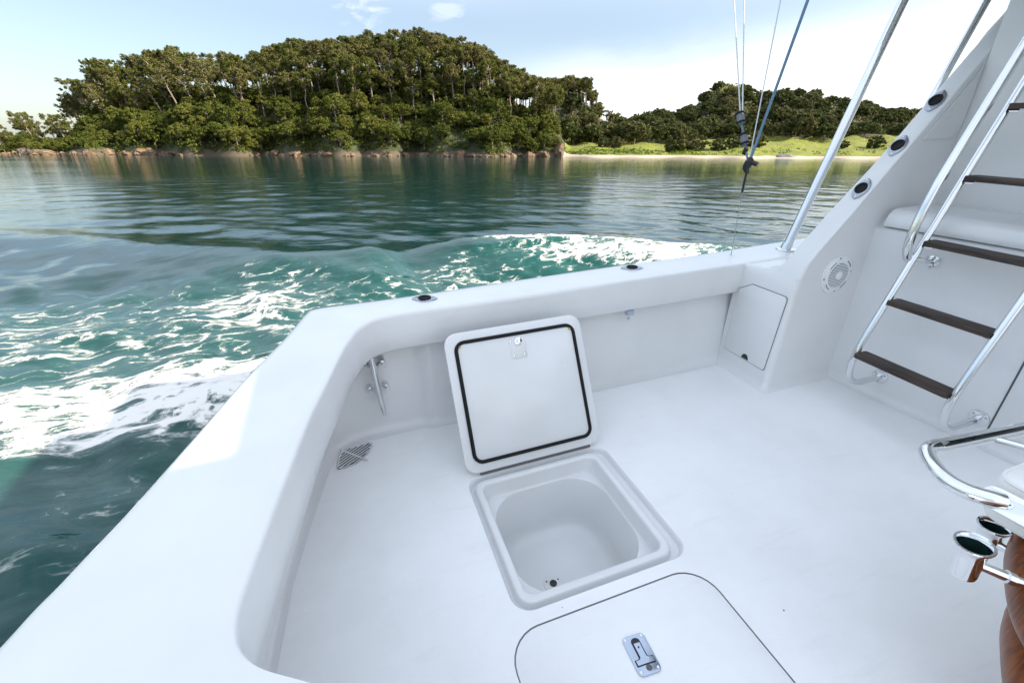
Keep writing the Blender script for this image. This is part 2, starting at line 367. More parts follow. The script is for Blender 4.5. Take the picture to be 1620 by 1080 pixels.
def land(X, Y):
    u = X / Y; ys = shore(u)
    P = lambda hs, d, tree: np.maximum(hs * d + 2 - tree, .6)
    # main headland, ridge at 165 m, falling behind
    top = P(tab(MAIN, u), 165, 12.5); t_ = np.clip((Y - ys - 1) / (165 - ys - 1), 0, 3)
    hm = np.where(t_ < 1, top * np.sin(np.clip(t_, 0, 1) * math.pi / 2) ** .95, top * np.exp(-((t_ - 1) / .75) ** 2))
    hm = np.where(Y > ys, np.minimum(hm, top) + 1.2 * sstep(Y - ys, 0, 1.6) * sstep(top, .6, 4), (Y - ys) * .5)
    hk = P(tab(KNOLL, u), 200, 9.0) * np.exp(-((Y - 200) / 27) ** 2)
    hr_ = P(tab(RIGHT, u), 240, 5.0); s_ = np.clip((Y - 165) / 75, 0, 1.6)
    hr2 = np.where(Y < 165, 0, np.where(s_ < 1, hr_ * np.sin(s_ * math.pi / 2), hr_ * (1 - .4 * (s_ - 1))))
    cove = .10 + .085 * np.clip(Y - ys, 0, 200) + .03 * np.clip(Y - ys - 12, 0, 40) * sstep(u, .28, .5)
    cove = np.where(Y > ys, np.minimum(cove, 6.2), (Y - ys) * .25)
    wm = 1 - sstep(u, .088, .118)
    z = np.maximum(hm * wm + (1 - wm) * np.maximum(hm * .0, cove), 0 * hm + np.where(u > .05, np.maximum(hk, hr2) * sstep(Y, 150, 172), -5))
    z = np.where(Y <= ys, (Y - ys) * .3, np.maximum(z, .05))
    nz_ = (vnoise(X * .22, Y * .22, 41) - .5) * 1.6 + (vnoise(X * .6, Y * .6, 42) - .5) * .7
    return z + np.where(Y > ys, nz_ * np.clip(z / 6, .0, 1), 0)
HILL = mat('hill soil and scrub', (.05, .05, .025), .95)
t, b = nodes(HILL); geo = t.nodes.new('ShaderNodeNewGeometry'); f = noise(t, geo.outputs['Position'], .35, 6, .65)
sepz = t.nodes.new('ShaderNodeSeparateXYZ'); t.links.new(geo.outputs['Position'], sepz.inputs[0])
rk = smooth(t, math_node(t, 'MULTIPLY_ADD', f, 2.4, math_node(t, 'MULTIPLY', sepz.outputs[2], -1)), -.1, .4)
cc = mixrgb(t, smooth(t, f, .35, .7), (.022, .030, .010), (.06, .058, .028))
t.links.new(mixrgb(t, rk, cc, (.085, .065, .042)), b.inputs['Base Color'])
SAND = mat('pale beach sand', (.36, .29, .22), .95); bump(SAND, .8, .4, .2, 5)
GRASS = mat('bright pasture grass', (.13, .22, .02), .9)
t, b = nodes(GRASS); geo = t.nodes.new('ShaderNodeNewGeometry'); f = noise(t, geo.outputs['Position'], .25, 6, .65)
f2 = noise(t, geo.outputs['Position'], 1.6, 6, .7)
gc_ = mixrgb(t, smooth(t, f, .3, .7), (.25, .265, .012), (.15, .165, .022))
t.links.new(mixrgb(t, smooth(t, f2, .45, .75), gc_, (.06, .085, .015)), b.inputs['Base Color'])
bn = t.nodes.new('ShaderNodeBump'); bn.inputs['Distance'].default_value = .8; t.links.new(f2, bn.inputs['Height']); t.links.new(bn.outputs[0], b.inputs['Normal'])
def patch(name, u0, u1, nu, d0, d1, nd, off, m, kind, edge=0):
    U, D = np.meshgrid(np.linspace(u0, u1, nu), np.linspace(0, 1, nd) ** 1.0)
    ys = shore(U); Y = (ys + d0) * (1 - D) + (d1 if d1 > 60 else 0) * D + (0 if d1 > 60 else 1) * (ys + d1) * D
    if edge: Y += edge * (vnoise(U * 60, D * 7, 77) - .5) * ((D < .01) | (D > .99))
    X = U * Y; Z = land(X, Y) + off
    i = np.arange(nu * nd).reshape(nd, nu); q = np.stack([i[:-1, :-1], i[:-1, 1:], i[1:, 1:], i[1:, :-1]], -1).reshape(-1, 4)
    return tag(np_mesh(name, np.stack([X, Y, Z], -1).reshape(-1, 3), q, m), kind=kind)
patch('hill', -2.2, 1.9, 620, -8, 330, 190, 0, HILL, 'structure')
patch('beach', .095, 1.9, 260, -3, 5.2, 14, .05, SAND, 'structure', 1.5)
patch('pasture_grass', .105, 1.9, 260, 4.2, 50, 34, .09, GRASS, 'structure', 2.5)
U, Y = np.meshgrid(np.linspace(.400, .445, 24), np.linspace(212, 240, 20)); X = U * Y
i = np.arange(U.size).reshape(U.shape); q = np.stack([i[:-1, :-1], i[:-1, 1:], i[1:, 1:], i[1:, :-1]], -1).reshape(-1, 4)
tag(np_mesh('summit_grass', np.stack([X, Y, land(X, Y) + 1.2], -1).reshape(-1, 3), q, GRASS), kind='structure')

# ------------------------------------------------------------------ foliage
def leaf_mat(name, a, b_, c_, tr=.25):
    m = mat(name, a, .65, **{'Specular IOR Level': .12}); t, b = nodes(m)
    oi = t.nodes.new('ShaderNodeObjectInfo'); co = t.nodes.new('ShaderNodeTexCoord')
    f = noise(t, co.outputs['Object'], .9, 4, .6)
    col = mixrgb(t, smooth(t, f, .34, .68), a, b_)
    col = mixrgb(t, math_node(t, 'MULTIPLY', math_node(t, 'POWER', oi.outputs['Random'], 2.4), .75), col, c_)
    t.links.new(col, b.inputs['Base Color'])
    tl = t.nodes.new('ShaderNodeBsdfTranslucent'); t.links.new(col, tl.inputs['Color'])
    mx = t.nodes.new('ShaderNodeMixShader'); mx.inputs[0].default_value = tr
    t.links.new(b.outputs[0], mx.inputs[1]); t.links.new(tl.outputs[0], mx.inputs[2])
    t.links.new(mx.outputs[0], t.nodes['Material Output'].inputs['Surface']); return m
PINE = leaf_mat('pine needles', (.046, .062, .011), (.150, .152, .032), (.150, .132, .050))
BROAD = leaf_mat('broad leaves', (.036, .054, .008), (.128, .142, .024), (.158, .158, .034))
DARKL = leaf_mat('dark coastal leaves', (.028, .042, .010), (.096, .108, .026), (.135, .122, .048), .18)
SHRUB = leaf_mat('undergrowth leaves', (.032, .050, .008), (.105, .125, .020), (.105, .125, .020))
LUSH = leaf_mat('lush shore leaves', (.07, .12, .015), (.15, .21, .03), (.15, .21, .03), .35)
BARK = mat('pale bark', (.17, .135, .10), .9)
t, b = nodes(BARK); oi = t.nodes.new('ShaderNodeObjectInfo')
t.links.new(mixrgb(t, oi.outputs['Random'], (.13, .10, .075), (.36, .30, .23)), b.inputs['Base Color'])
def leaves(C, S, nleaf, size, rg, out=.8, asp=1.0):
    """leaf quads round clump centres C with radii S"""
    k = len(C); C = np.repeat(np.asarray(C), nleaf, 0); S = np.repeat(np.asarray(S), nleaf, 0); n = len(C)
    d = rg.normal(size=(n, 3)); d /= np.linalg.norm(d, axis=1)[:, None]
    r = rg.random(n) ** .45; P = C + d * S * r[:, None]
    nrm = d * out * .75 + rg.normal(size=(n, 3)) * .65 + np.array([0, 0, .35]); nrm /= np.linalg.norm(nrm, axis=1)[:, None]
    a = np.cross(nrm, rg.normal(size=(n, 3))); a /= np.linalg.norm(a, axis=1)[:, None]; b_ = np.cross(nrm, a)
    s = size * (.55 + .9 * rg.random(n))[:, None] * .5
    a = a * s * asp; b_ = b_ * s / asp
    V = np.stack([P - a - b_ * .5, P + a - b_ * .6, P + a * .6 + b_, P - a * .7 + b_ * .8], 1).reshape(-1, 3)
    return V, np.arange(4 * n).reshape(n, 4)
def trunk_mesh(path, r0, r1, branches=()):
    m = MB(); n = len(path); m.tube(path, [r0 + (r1 - r0) * k / (n - 1) for k in range(n)], 7, True, 3)
    for p, q, r in branches: m.tube([p, (Vector(p) + Vector(q)) / 2 + Vector((0, 0, .15)), q], [r, r * .7, r * .3], 5, False, 1)
    o = m.build('trunk', BARK); me = o.data; bpy.data.objects.remove(o); return me
def pine_kind(seed, H=12.0, frac=.45, spread=2.6, n=52, lean=0.0, size=.25, nl=84):
    rg = np.random.default_rng(seed); rr = random.Random(seed)
    bend = [(lean * H * (k / 5) ** 1.5 + rr.uniform(-.25, .25) * (k > 0), rr.uniform(-.25, .25) * (k > 0), H * .96 * k / 5 - (.8 if k == 0 else 0)) for k in range(6)]
    def at(z):
        q = max(0, min(4.999, z / (H * .96) * 5)); k = int(q); f_ = q - k
        return np.array(bend[k]) * (1 - f_) + np.array(bend[k + 1]) * f_
    C, S, B = [], [], []
    for k in range(n):
        z = H * (1 - frac * (rg.random() ** .8)); rel = (H - z) / (H * frac)
        w_ = spread * (.35 + .85 * math.sin(min(1, rel * 1.25 + .12) * math.pi * .72)) * rg.uniform(.45, 1.0); an = rg.random() * 6.283
        c_ = at(z) + np.array([w_ * math.cos(an), w_ * math.sin(an), .25 * w_])
        C.append(c_); s = rg.uniform(.40, .90); S.append((s, s, s * .85)); B.append((tuple(at(z - .4)), tuple(c_), .055))
    for k in range(7):                                     # bare dead limbs under the crown
        z = H * rg.uniform(.28, 1 - frac); an = rg.random() * 6.283; l_ = rg.uniform(.7, 2.0)
        B.append((tuple(at(z)), tuple(at(z) + np.array([l_ * math.cos(an), l_ * math.sin(an), rg.uniform(-.2, .6)])), .04))
    C.append(at(H * .98)); S.append((.6, .6, .7))
    V, Q = leaves(C, S, nl, size, rg, .7, 1.25)
    return np_mesh('crown', V, Q, PINE, smooth_=False, link_=False), trunk_mesh(bend, .25, .08, B)
def broad_kind(seed, H=6.0, W=3.2, n=100, m=None, size=.23, base=.08, nl=70, lo=-.25):
    rg = np.random.default_rng(seed); C, S, B = [], [], []
    for k in range(n):
        an = rg.random() * 6.283; el = math.asin(rg.uniform(lo, 1)); f_ = rg.uniform(.62, .98)
        lump = 1 + .22 * math.sin(3 * an + seed) + .12 * math.sin(5 * an + 2 * el * 3)
        c_ = np.array([W * math.cos(el) * math.cos(an) * f_ * lump, W * math.cos(el) * math.sin(an) * f_ * lump, H * (base + .33) + (H * (.56 - base * .4)) * math.sin(el) * f_])
        C.append(c_); s = rg.uniform(.38, .85) * W / 3.0; S.append((s, s, s * .7))
        if k % 6 == 0: B.append(((0, 0, H * .25), tuple(c_), .07))
    V, Q = leaves(C, S, nl, size, rg, .9)
    tr = trunk_mesh([(0, 0, -.8), (.1, .05, H * .25), (.05, -.1, H * .6)], .24, .08, B)
    return np_mesh('crown', V, Q, m or BROAD, smooth_=False, link_=False), tr
PK = [pine_kind(s, H=h_, frac=f_, spread=sp_) for s, h_, f_, sp_ in ((1, 12, .36, 2.3), (2, 11, .42, 2.1), (3, 13, .32, 2.5), (4, 12, .48, 1.9), (5, 10.5, .40, 2.5), (6, 12.5, .55, 1.7))]
PLK = [pine_kind(11, 11, .42, 2.8, 34, -.28), pine_kind(12, 10, .5, 2.5, 34, -.36), pine_kind(13, 9, .45, 2.4, 30, -.22)]
SLK = [pine_kind(21, 11, .34, 1.5, 12, .03, .27, 60), pine_kind(22, 10, .42, 1.3, 13, -.02, .27, 60), pine_kind(23, 11.5, .3, 1.6, 11, .02, .27, 60)]
BK = [broad_kind(31, 6.0, 3.0), broad_kind(32, 5.2, 3.4), broad_kind(33, 7.0, 2.8), broad_kind(34, 4.4, 2.7), broad_kind(35, 6.4, 3.5, 90)]
DK = [broad_kind(41, 7.0, 4.2, 80, DARKL, .36), broad_kind(42, 6.2, 4.6, 84, DARKL, .36), broad_kind(43, 8.0, 3.9, 80, DARKL, .36), broad_kind(44, 5.6, 3.6, 74, DARKL, .34)]
RB = [broad_kind(51, 3.9, 2.1, 70, DARKL, .22, .06, 70, -.8), broad_kind(52, 3.7, 2.2, 70, DARKL, .22, .06, 70, -.8)]
rnd = random.Random(3); HT = {}
def tree(name, kind, x, y, s, label, group=None, cat='tree', rz=None, z=None, tilt=(0, 0)):
    g0 = float(land(np.array([x]), np.array([y]))[0]) if z is None else z; u = x / y
    H_ = max(v.co.z for v in kind[0].vertices) if kind[0].name not in HT else HT[kind[0].name]; HT[kind[0].name] = H_
    sky_ = max(float(tab(MAIN, u)) if u < .115 else 0, float(tab(KNOLL, u)) if -.1 < u < .24 else 0, float(tab(RIGHT, u)) if u > .1 else 0)
    cap = (sky_ * y + 2 - g0) * rnd.uniform(.93, 1.09) / H_                 # no tree grows above the skyline
    s = max(min(s, cap), .30 * s)
    o = empty(name, (x, y, g0))
    o.rotation_euler = (tilt[0], tilt[1], rnd.random() * 6.28 if rz is None else rz)
    o.scale = (s * rnd.uniform(.9, 1.1), s * rnd.uniform(.9, 1.1), s * rnd.uniform(.92, 1.08))
    link('crown', kind[0], o); link('trunk', kind[1], o)
    return tag(o, label, cat, group)
def scatter(n, ulo, uhi, ylo, yhi, gap, seed, ok=lambda u, y: True, taken=None):
    r_ = random.Random(seed); pts = taken if taken is not None else []; out = []; tries = 0
    while len(out) < n and tries < n * 60:
        tries += 1; y = r_.uniform(ylo, yhi); u = r_.uniform(ulo, uhi); x = u * y
        if not ok(u, y): continue
        if any((x - a) ** 2 + (y - b_) ** 2 < gap * gap for a, b_ in pts): continue
        pts.append((x, y)); out.append((x, y, u))
    return out
S_ = lambda u: float(shore(np.array([u]))[0])
tk = []
def zone(u): return 0 if u < -.52 else (1 if u < -.12 else 2)
CREST = ['above its low tip', 'at its highest part', 'sloping to the beach']
# crest of the main hill, set so the tops draw the skyline
for x, y, u in scatter(165, -.86, .085, 151, 177, 2.5, 1, taken=tk):
    lean = u < -.55
    tree('pine_tree', rnd.choice(PLK if lean and rnd.random() < .75 else PK), x, y, rnd.uniform(.86, 1.06), 'tall bare-trunked pine on the crest of the main hill ' + CREST[zone(u)],
         'pines along the crest of the main hill, ' + CREST[zone(u)], rz=rnd.uniform(-.5, .5) if lean else None)
for x, y, u in scatter(115, -.80, .085, 133, 153, 3.3, 2, lambda u, y: rnd.random() < .35 + .65 * (u > -.35), tk):
    tree('pine_tree', rnd.choice(PK if u > -.55 else PLK), x, y, rnd.uniform(.72, 1.0), 'pine rising between bushes on the face of the main hill ' + CREST[zone(u)],
         'pines on the face of the main hill, ' + CREST[zone(u)], rz=rnd.uniform(-.5, .5) if u <= -.55 else None)
for x, y, u in scatter(17, -1.08, -.86, 126, 160, 3.6, 3, taken=tk):
    tree('pine_tree', rnd.choice(PLK), x, y, rnd.uniform(.55, .85), 'wind-leaned pine on the low tip of the headland', 'leaning pines on the tip of the headland', rz=rnd.uniform(-.4, .4))
tree('pine_tree', PLK[1], -.955 * 150, 150, .95, 'lone flat-topped pine leaning out over the low tip of the headland', rz=0.1)
for x, y, u in scatter(40, .055, .158, 190, 207, 3.0, 4):
    tree('pine_tree', rnd.choice(PK + SLK), x, y, rnd.uniform(.85, 1.02), 'slim pine in the stand on the smaller knoll behind the beach', 'pines on the smaller knoll')
for x, y, u in scatter(16, .158, .213, 196, 204, 1.0, 5):
    tree('pine_tree', rnd.choice(SLK), x, y, rnd.uniform(.85, 1.05) * (1.0 if u < .19 else .86), 'thin bare pine silhouetted against the white sky beside the knoll', 'thin pines on the saddle')
for x, y, u in scatter(185, -1.08, .090, 113, 146, 2.9, 6, lambda u, y: y > S_(u) + .9 and rnd.random() < 1.3 - (y - 115) / 40):
    tree('broadleaf_tree', rnd.choice(BK), x, y, rnd.uniform(.62, 1.05) * (1 if u > -.85 else .7), 'dense rounded broadleaf tree above the shore of the hill ' + CREST[zone(u)], 'broadleaf trees on the main hill, ' + CREST[zone(u)])
BUSHZ = ['in the saddle beside the knoll', 'on the flanks of the grassy summit', 'above the pasture past the rigging lines']
for x, y, u in scatter(230, .10, 1.05, 152, 246, 4.5, 7, lambda u, y: not (.40 < u < .44 and y > 204) and (y > 158 + 5 * math.sin(u * 17) or u < .3)):
    tree('coastal_tree', rnd.choice(DK), x, y, rnd.uniform(.65, 1.05), 'dark round-headed tree behind the beach, ' + BUSHZ[(u > .33) + (u > .5)], 'dark trees behind the beach, ' + BUSHZ[(u > .33) + (u > .5)])
tree('coastal_tree', DK[2], .399 * 236, 236, .95, 'dark tree on the summit beside the small patch of bright grass')
bl = ['small round bush behind the beach nearest to the headland', 'second round bush from the headland, behind the beach', 'round bush on the beach edge, first of the close row of five',
      'round bush on the beach edge, second of the close row of five', 'largest round tree of the close row behind the beach', 'round bush on the beach edge beside the largest of the row',
      'round bush at the end of the close row, by the rigging lines', 'round bush on the grass behind the hanging blue rope', 'small bush alone on the grass beyond the sloping steel pole', 'round bush at the edge of the pasture beside the boat wing']
for k, (u, s) in enumerate(((.192, .85), (.217, .85), (.32, .92), (.342, .95), (.369, 1.2), (.417, .95), (.444, .95), (.487, 1.15), (.668, .6), (.729, .9))):
    tree('round_bush', RB[k % 2], u * 134, 134 + (6 if k < 2 else 0), s, bl[k], 'round bushes behind the beach', 'bush')
# undergrowth no one could count
g = np.random.default_rng(8)
def under(name, n, ulo, uhi, ylo, yhi, cond, size, lift, m, nleaf=14, rad_=(1.1, 1.1, .7)):
    u = g.uniform(ulo, uhi, n); y = g.uniform(ylo, yhi, n); k = cond(u, y); u, y = u[k], y[k]; x = u * y
    C = np.stack([x, y, land(x, y) + lift * g.random(len(x))], -1); sc_ = .6 + .8 * g.random(len(x)); S = np.array(rad_)[None] * sc_[:, None]
    V, Q = leaves(C, S, nleaf, size, g, .8); tag(np_mesh(name, V, Q, m, smooth_=False), kind='stuff')
under('undergrowth', 9500, -1.3, .092, 112, 176, lambda u, y: y > shore(u) + .5 + 1.6 * vnoise(u * 70 + 90, y * 0, 5), .34, 1.5, SHRUB, 24)
under('undergrowth', 5200, .095, 1.4, 156, 244, lambda u, y: (y > 166) | (u < .27), .62, 1.6, DARKL, 14, (1.9, 1.9, 1.2))
under('shore_shrubs', 1300, -1.2, .092, 110, 125, lambda u, y: (y > shore(u) - .1) & (y < shore(u) + 2.2) & (vnoise(u * 26 + 60, y * 0, 15) > .40), .30, 1.6, SHRUB, 22, (1.0, .9, .8))
under('beach_shrubs', 1500, .10, 1.0, 113, 134, lambda u, y: (y > shore(u) + 4.5) & (g.random(len(u)) < 1.05 - .93 * sstep(u, .16, .5)), .34, .3, LUSH, 14, (.9, .7, .5))
# rocks on the shore
ROCK = mat('ochre shore rock', (.30, .20, .12), .9)
t, b = nodes(ROCK); co = t.nodes.new('ShaderNodeTexCoord'); oi = t.nodes.new('ShaderNodeObjectInfo'); f = noise(t, co.outputs['Object'], 2.2, 6, .65)
t.links.new(mixrgb(t, smooth(t, f, .3, .7), mixrgb(t, oi.outputs['Random'], (.24, .135, .07), (.23, .18, .12)), (.055, .042, .032)), b.inputs['Base Color'])
RK = []
for s in range(6):
    bm = bmesh.new(); bmesh.ops.create_icosphere(bm, subdivisions=3, radius=1)
    r_ = np.random.default_rng(100 + s); pl_ = r_.normal(size=(11, 3)); pl_ /= np.linalg.norm(pl_, axis=1)[:, None]; of = r_.uniform(.5, .9, 11)
    for v in bm.verts:
        p = np.array(v.co)
        for n_, o_ in zip(pl_, of):
            e = p @ n_ - o_
            if e > 0: p = p - n_ * e * .9
        v.co = Vector(p * (1 + .05 * r_.normal()))
    me = bpy.data.meshes.new('shore_rock'); bm.to_mesh(me); bm.free(); me.materials.append(ROCK); RK.append(me)
for k in range(150):
    u = rnd.choice((-1.10, -1.0, -.90, -.80, -.74, -.47, -.41, -.30, -.20, -.13, -.05, .02, .07)) + rnd.gauss(0, .035); u = max(-1.16, min(.094, u)); s = rnd.choice((.5, .6, .8, 1.0, 1.5)) * (1.25 if u < -.7 else 1)
    y = S_(u) + rnd.uniform(-.8, .9)
    o = link('shore_rock', RK[k % 6]); o.location = (u * y, y, s * .12); o.rotation_euler = (rnd.uniform(-.3, .3), rnd.uniform(-.3, .3), rnd.random() * 6.28)
    s *= .82; o.scale = (s * rnd.uniform(.8, 1.9), s, s * rnd.uniform(.4, 1.0)); tag(o, 'ochre rock at the waterline below the hill ' + CREST[zone(u)], 'rock', 'shore rocks, ' + CREST[zone(u)])
o = link('shore_rock', RK[2]); y = S_(.094) - .5; o.location = (.0945 * y, y, .7); o.scale = (1.5, 1.6, 2.6); tag(o, 'tall orange rock at the point where the headland meets the beach', 'rock')
o = link('beach_rock', RK[4]); y = S_(.55) + 1.2; o.location = (.557 * y, y, .35); o.scale = (2.6, 1.2, .75)
GR = mat('grey rock', (.17, .17, .17), .9); bump(GR, 3, .6, .2, 5); me = RK[4].copy(); me.materials.clear(); me.materials.append(GR); o.data = me
tag(o, 'long grey boulder lying on the sand at the edge of the water', 'rock')

# ================================================================== THE BOAT
boat = empty('motor_boat'); tag(boat, 'white sport fishing boat seen from inside its open aft cockpit', 'boat')
mw = BW.to_4x4(); mw.translation = Vector((0, 0, CAM_Z)) - BW @ EYE; boat.matrix_world = mw
def thing(name, label, cat, group=None):
    o = empty(name); o.matrix_world = mw; return tag(o, label, cat, group)
GZ = .70
# coaming: gunwale and transom top, one moulding
inner = [(5.2, 2.12), (3.4, 2.12), (2.27, 2.119), (1.2, 2.113), (.45, 2.11), (.20, 2.109), (.081, 2.100), (.015, 2.066), (-.03, 2.012), (-.062, 1.94), (-.1, 1.829), (-.161, 1.58), (-.219, 1.337), (-.279, 1.001), (-.311, .804),
         (-.322, .72), (-.318, .666), (-.300, .622), (-.262, .580), (-.20, .54), (-.10, .48), (.0, .42), (.05, .34), (.06, .2), (.06, -.3), (0, -.45), (-.28, -.62), (-.22, -1.337), (-.1, -1.83), (.02, -2.05), (.2, -2.11), (2.27, -2.12), (5.2, -2.12)]
outer = [(5.2, 2.52), (3.4, 2.50), (2.27, 2.435), (1.2, 2.415), (.45, 2.385), (.10, 2.372), (-.12, 2.373), (-.20, 2.374), (-.248, 2.366), (-.272, 2.335), (-.305, 2.22), (-.36, 2.02), (-.45, 1.76), (-.565, 1.35), (-.635, 1.11),
         (-.68, .98), (-.70, .92), (-.72, .87), (-.735, .82), (-.76, .74), (-.79, .62), (-.81, .5), (-.83, .38), (-.84, .2), (-.84, -.3), (-.82, -.45), (-.74, -.8), (-.565, -1.35), (-.42, -1.83), (-.26, -2.32), (.1, -2.38), (2.27, -2.435), (5.2, -2.52)]
ip, _ = spline([Vector((*p, 0)) for p in inner], 0, 5); op, _ = spline([Vector((*p, 0)) for p in outer], 0, 5)
rings = []; hull_rings = []
for a, c_ in zip(ip, op):
    n_ = (c_ - a); wd = n_.length; n_.normalize()
    P = lambda off, z: (a.x + n_.x * off, a.y + n_.y * off, z)
    prof = [P(.09, .515), P(.03, .508), P(.008, .510), P(0, .52), P(-.004, .60), P(0, .680), P(.002, .690), P(.006, .6965), P(.013, .6995), P(.05, GZ)]
    prof += [P(wd * .5, GZ + .004), P(wd - .055, GZ), P(wd - .03, .698), P(wd - .012, .691), P(wd - .003, .678), P(wd, .655), P(wd + .002, .60)]
    rings.append(prof)
    hull_rings.append([P(wd - .004, .61), P(wd - .03, .52), P(wd - .03, .40), P(wd - .10, -.1), P(wd - .26, -1.3)])
MB().loft(rings, False).build('coaming', GEL, boat, 50)
MB().loft(hull_rings, False).build('hull', GEL, boat, 40)
# cockpit lining under the coaming
pl_ = [(2.35, 2.155), (1.4, 2.157), (.30, 2.155), (.262, 2.156), (.236, 2.172), (.20, 2.176), (.05, 2.176), (-.08, 2.172), (-.17, 2.155), (-.245, 2.118), (-.30, 2.06), (-.335, 1.97), (-.36, 1.87), (-.42, 1.6), (-.47, 1.337), (-.50, 1.0), (-.50, .7), (-.45, .4), (-.1, .2), (-.05, -.3), (-.3, -.7), (-.25, -1.8), (-.1, -2.1), (.2, -2.155), (5, -2.155)]
rings = []
for i, p in enumerate(pl_):
    a = Vector(pl_[max(i - 1, 0)]); c_ = Vector(pl_[min(i + 1, len(pl_) - 1)]); d = (c_ - a).normalized(); n_ = Vector((-d.y, d.x)) * -1   # inward
    n_ = Vector((d.y, -d.x)); 
    if n_.dot(Vector((1.0, .6 if p[1] > 0 else -.6)) - Vector(p)) < 0: n_ = -n_
    P = lambda off, z: (p[0] + n_.x * off, p[1] + n_.y * off, z)
    rings.append([P(.055, .001), P(.036, .004), P(.02, .012), P(.008, .026), P(.001, .048), P(0, .08), P(-.025, .35), P(-.075, .60)])
MB().loft(rings, False).build('cockpit_lining', GEL, boat, 40)
# sole with openings for the fish box and the hatch
HX0, HX1, HY0, HY1 = .325, 1.062, .936, 1.648
bm = bmesh.new()
def ring_edges(pts):
    vs = [bm.verts.new((p[0], p[1], 0)) for p in pts]; return [bm.edges.new((vs[i], vs[(i + 1) % len(vs)])) for i in range(len(vs))]
es = ring_edges([(-.6, -2.3), (3.2, -2.3), (3.2, 2.3), (-.6, 2.3)])
es += ring_edges(rrect(HX0, HX1, HY0, HY1, .075)); es += ring_edges(rrect(.262, 1.048, -.30, .886, .12))
bmesh.ops.triangle_fill(bm, use_beauty=True, use_dissolve=False, edges=es)
for f in list(bm.faces):
    c_ = f.calc_center_median()
    if (HX0 + .02 < c_.x < HX1 - .02 and HY0 + .02 < c_.y < HY1 - .02) or (.30 < c_.x < 1.03 and -.27 < c_.y < .86): bm.faces.remove(f)
for f in bm.faces:
    if f.normal.z < 0: f.normal_flip()
me = bpy.data.meshes.new('cockpit_sole'); bm.to_mesh(me); bm.free(); me.materials.append(DECK); link('cockpit_sole', me, boat)
# fish box
def rr3(ins, z, r): return [(p[0], p[1], z) for p in rrect(HX0 + ins, HX1 - ins, HY0 + ins, HY1 - ins, r)]
# the lip is set back further on the forward side, as the lid's gutter is wider there
def lip(ins, z, r): return [(p[0], p[1], z) for p in rrect(HX0 + ins, HX1 - ins - .022, HY0 + ins, HY1 - ins, r)]
fb = empty('fish_box', parent=boat)
MB().loft([rr3(0, 0, .075), rr3(.004, -.003, .073), rr3(.008, -.012, .07), rr3(.012, -.030, .068), rr3(.020, -.036, .064), lip(.024, -.036, .06), lip(.027, -.030, .058), lip(.029, -.012, .056), lip(.032, -.006, .054), lip(.036, -.004, .052),
           lip(.056, -.004, .046), lip(.061, -.008, .042), lip(.064, -.018, .040), lip(.070, -.080, .040), lip(.075, -.088, .040), lip(.077, -.090, .175), lip(.080, -.096, .173), lip(.088, -.33, .168), lip(.100, -.37, .16), lip(.13, -.392, .135), lip(.17, -.398, .11)], True, False, True).build('tub', GEL, fb, 40)
F = frame((.622, 1.262, -.398), (1, 0, 0), (0, 1, 0))
MB().plate(circ(.045), .004, F, .002).build('drain_ring', GEL, fb)
MB().plate(circ(.017), .010, F, .003, .003).build('drain_plug', BLK, fb)
for k in range(3): MB().plate(circ(.004, 8, (.032 * math.cos(k * 2.1 + .4), .032 * math.sin(k * 2.1 + .4))), .006, F, 0, .003).build('drain_screw', SEAM, fb)
MB().box((.80, 1.075, -.30), (.20, .012, .10)).build('drain_baffle', PLA, fb)
MB().box((.80, 1.0835, -.252), (.198, .004, .004)).build('baffle_edge', SEAM, fb)
# hatch flush in the sole
hp = rrect(.2662, 1.0438, -.2958, .8818, .1158)
fh = MB().plate(hp, .0, frame((0, 0, 0), (1, 0, 0), (0, 1, 0)), .004, -.03).build('floor_hatch', DECK, boat)
MB().add([(p[0], p[1], -.012) for p in rrect(.22, 1.09, -.35, .915, .1)], [tuple(range(32))]).build('hatch_gutter', GREY, boat)
# T-handle latch
a0, a1 = Vector((.6600, .740, .001)), Vector((.6530, .6235, .001))
ax = (a0 - a1).normalized(); F = frame((a0 + a1) / 2 + Vector((0, 0, .0005)), (ax.y, -ax.x, 0), ax)
la = MB().plate(rrect(-.0390, .0390, -.061, .061, .015), .004, F, .0015).build('latch', BRUSH, fh)
MB().plate([(-0.0150, .040), (-0.0100, .047), (0.0000, .050), (0.0100, .047), (0.0150, .040), (0.0150, -.010), (0.0200, -.014), (0.0325, -.014), (0.0325, -.034), (-0.0325, -.034), (-0.0325, -.014), (-0.0200, -.014), (-0.0150, -.010)], .0055, F, 0, .0035).build('handle_recess', BLK, fh)
MB().plate([(-0.0106, .032), (0.0106, .032), (0.0106, -.012), (0.0175, -.0175), (0.0294, -.0175), (0.0294, -.0315), (-0.0294, -.0315), (-0.0294, -.0175), (-0.0175, -.0175), (-0.0106, -.012)], .0085, F, .001, .0045).build('handle', BRUSH, fh)
MB().plate(circ(.0095, 16, (.002, -.043)), .0062, F, .001, .0035).build('keyhole', SEAM, fh)
MB().plate(circ(.003, 10, (.0, .018)), .0092, F, 0, .0080).build('handle_pin', BLK, fh)
for sx in (-1, 1):
    for sy in (-1, 1): MB().plate(circ(.0045, 10, (sx * .0295, sy * .050)), .0056, F, .001, .0036).build('screw', CHROME, fh)
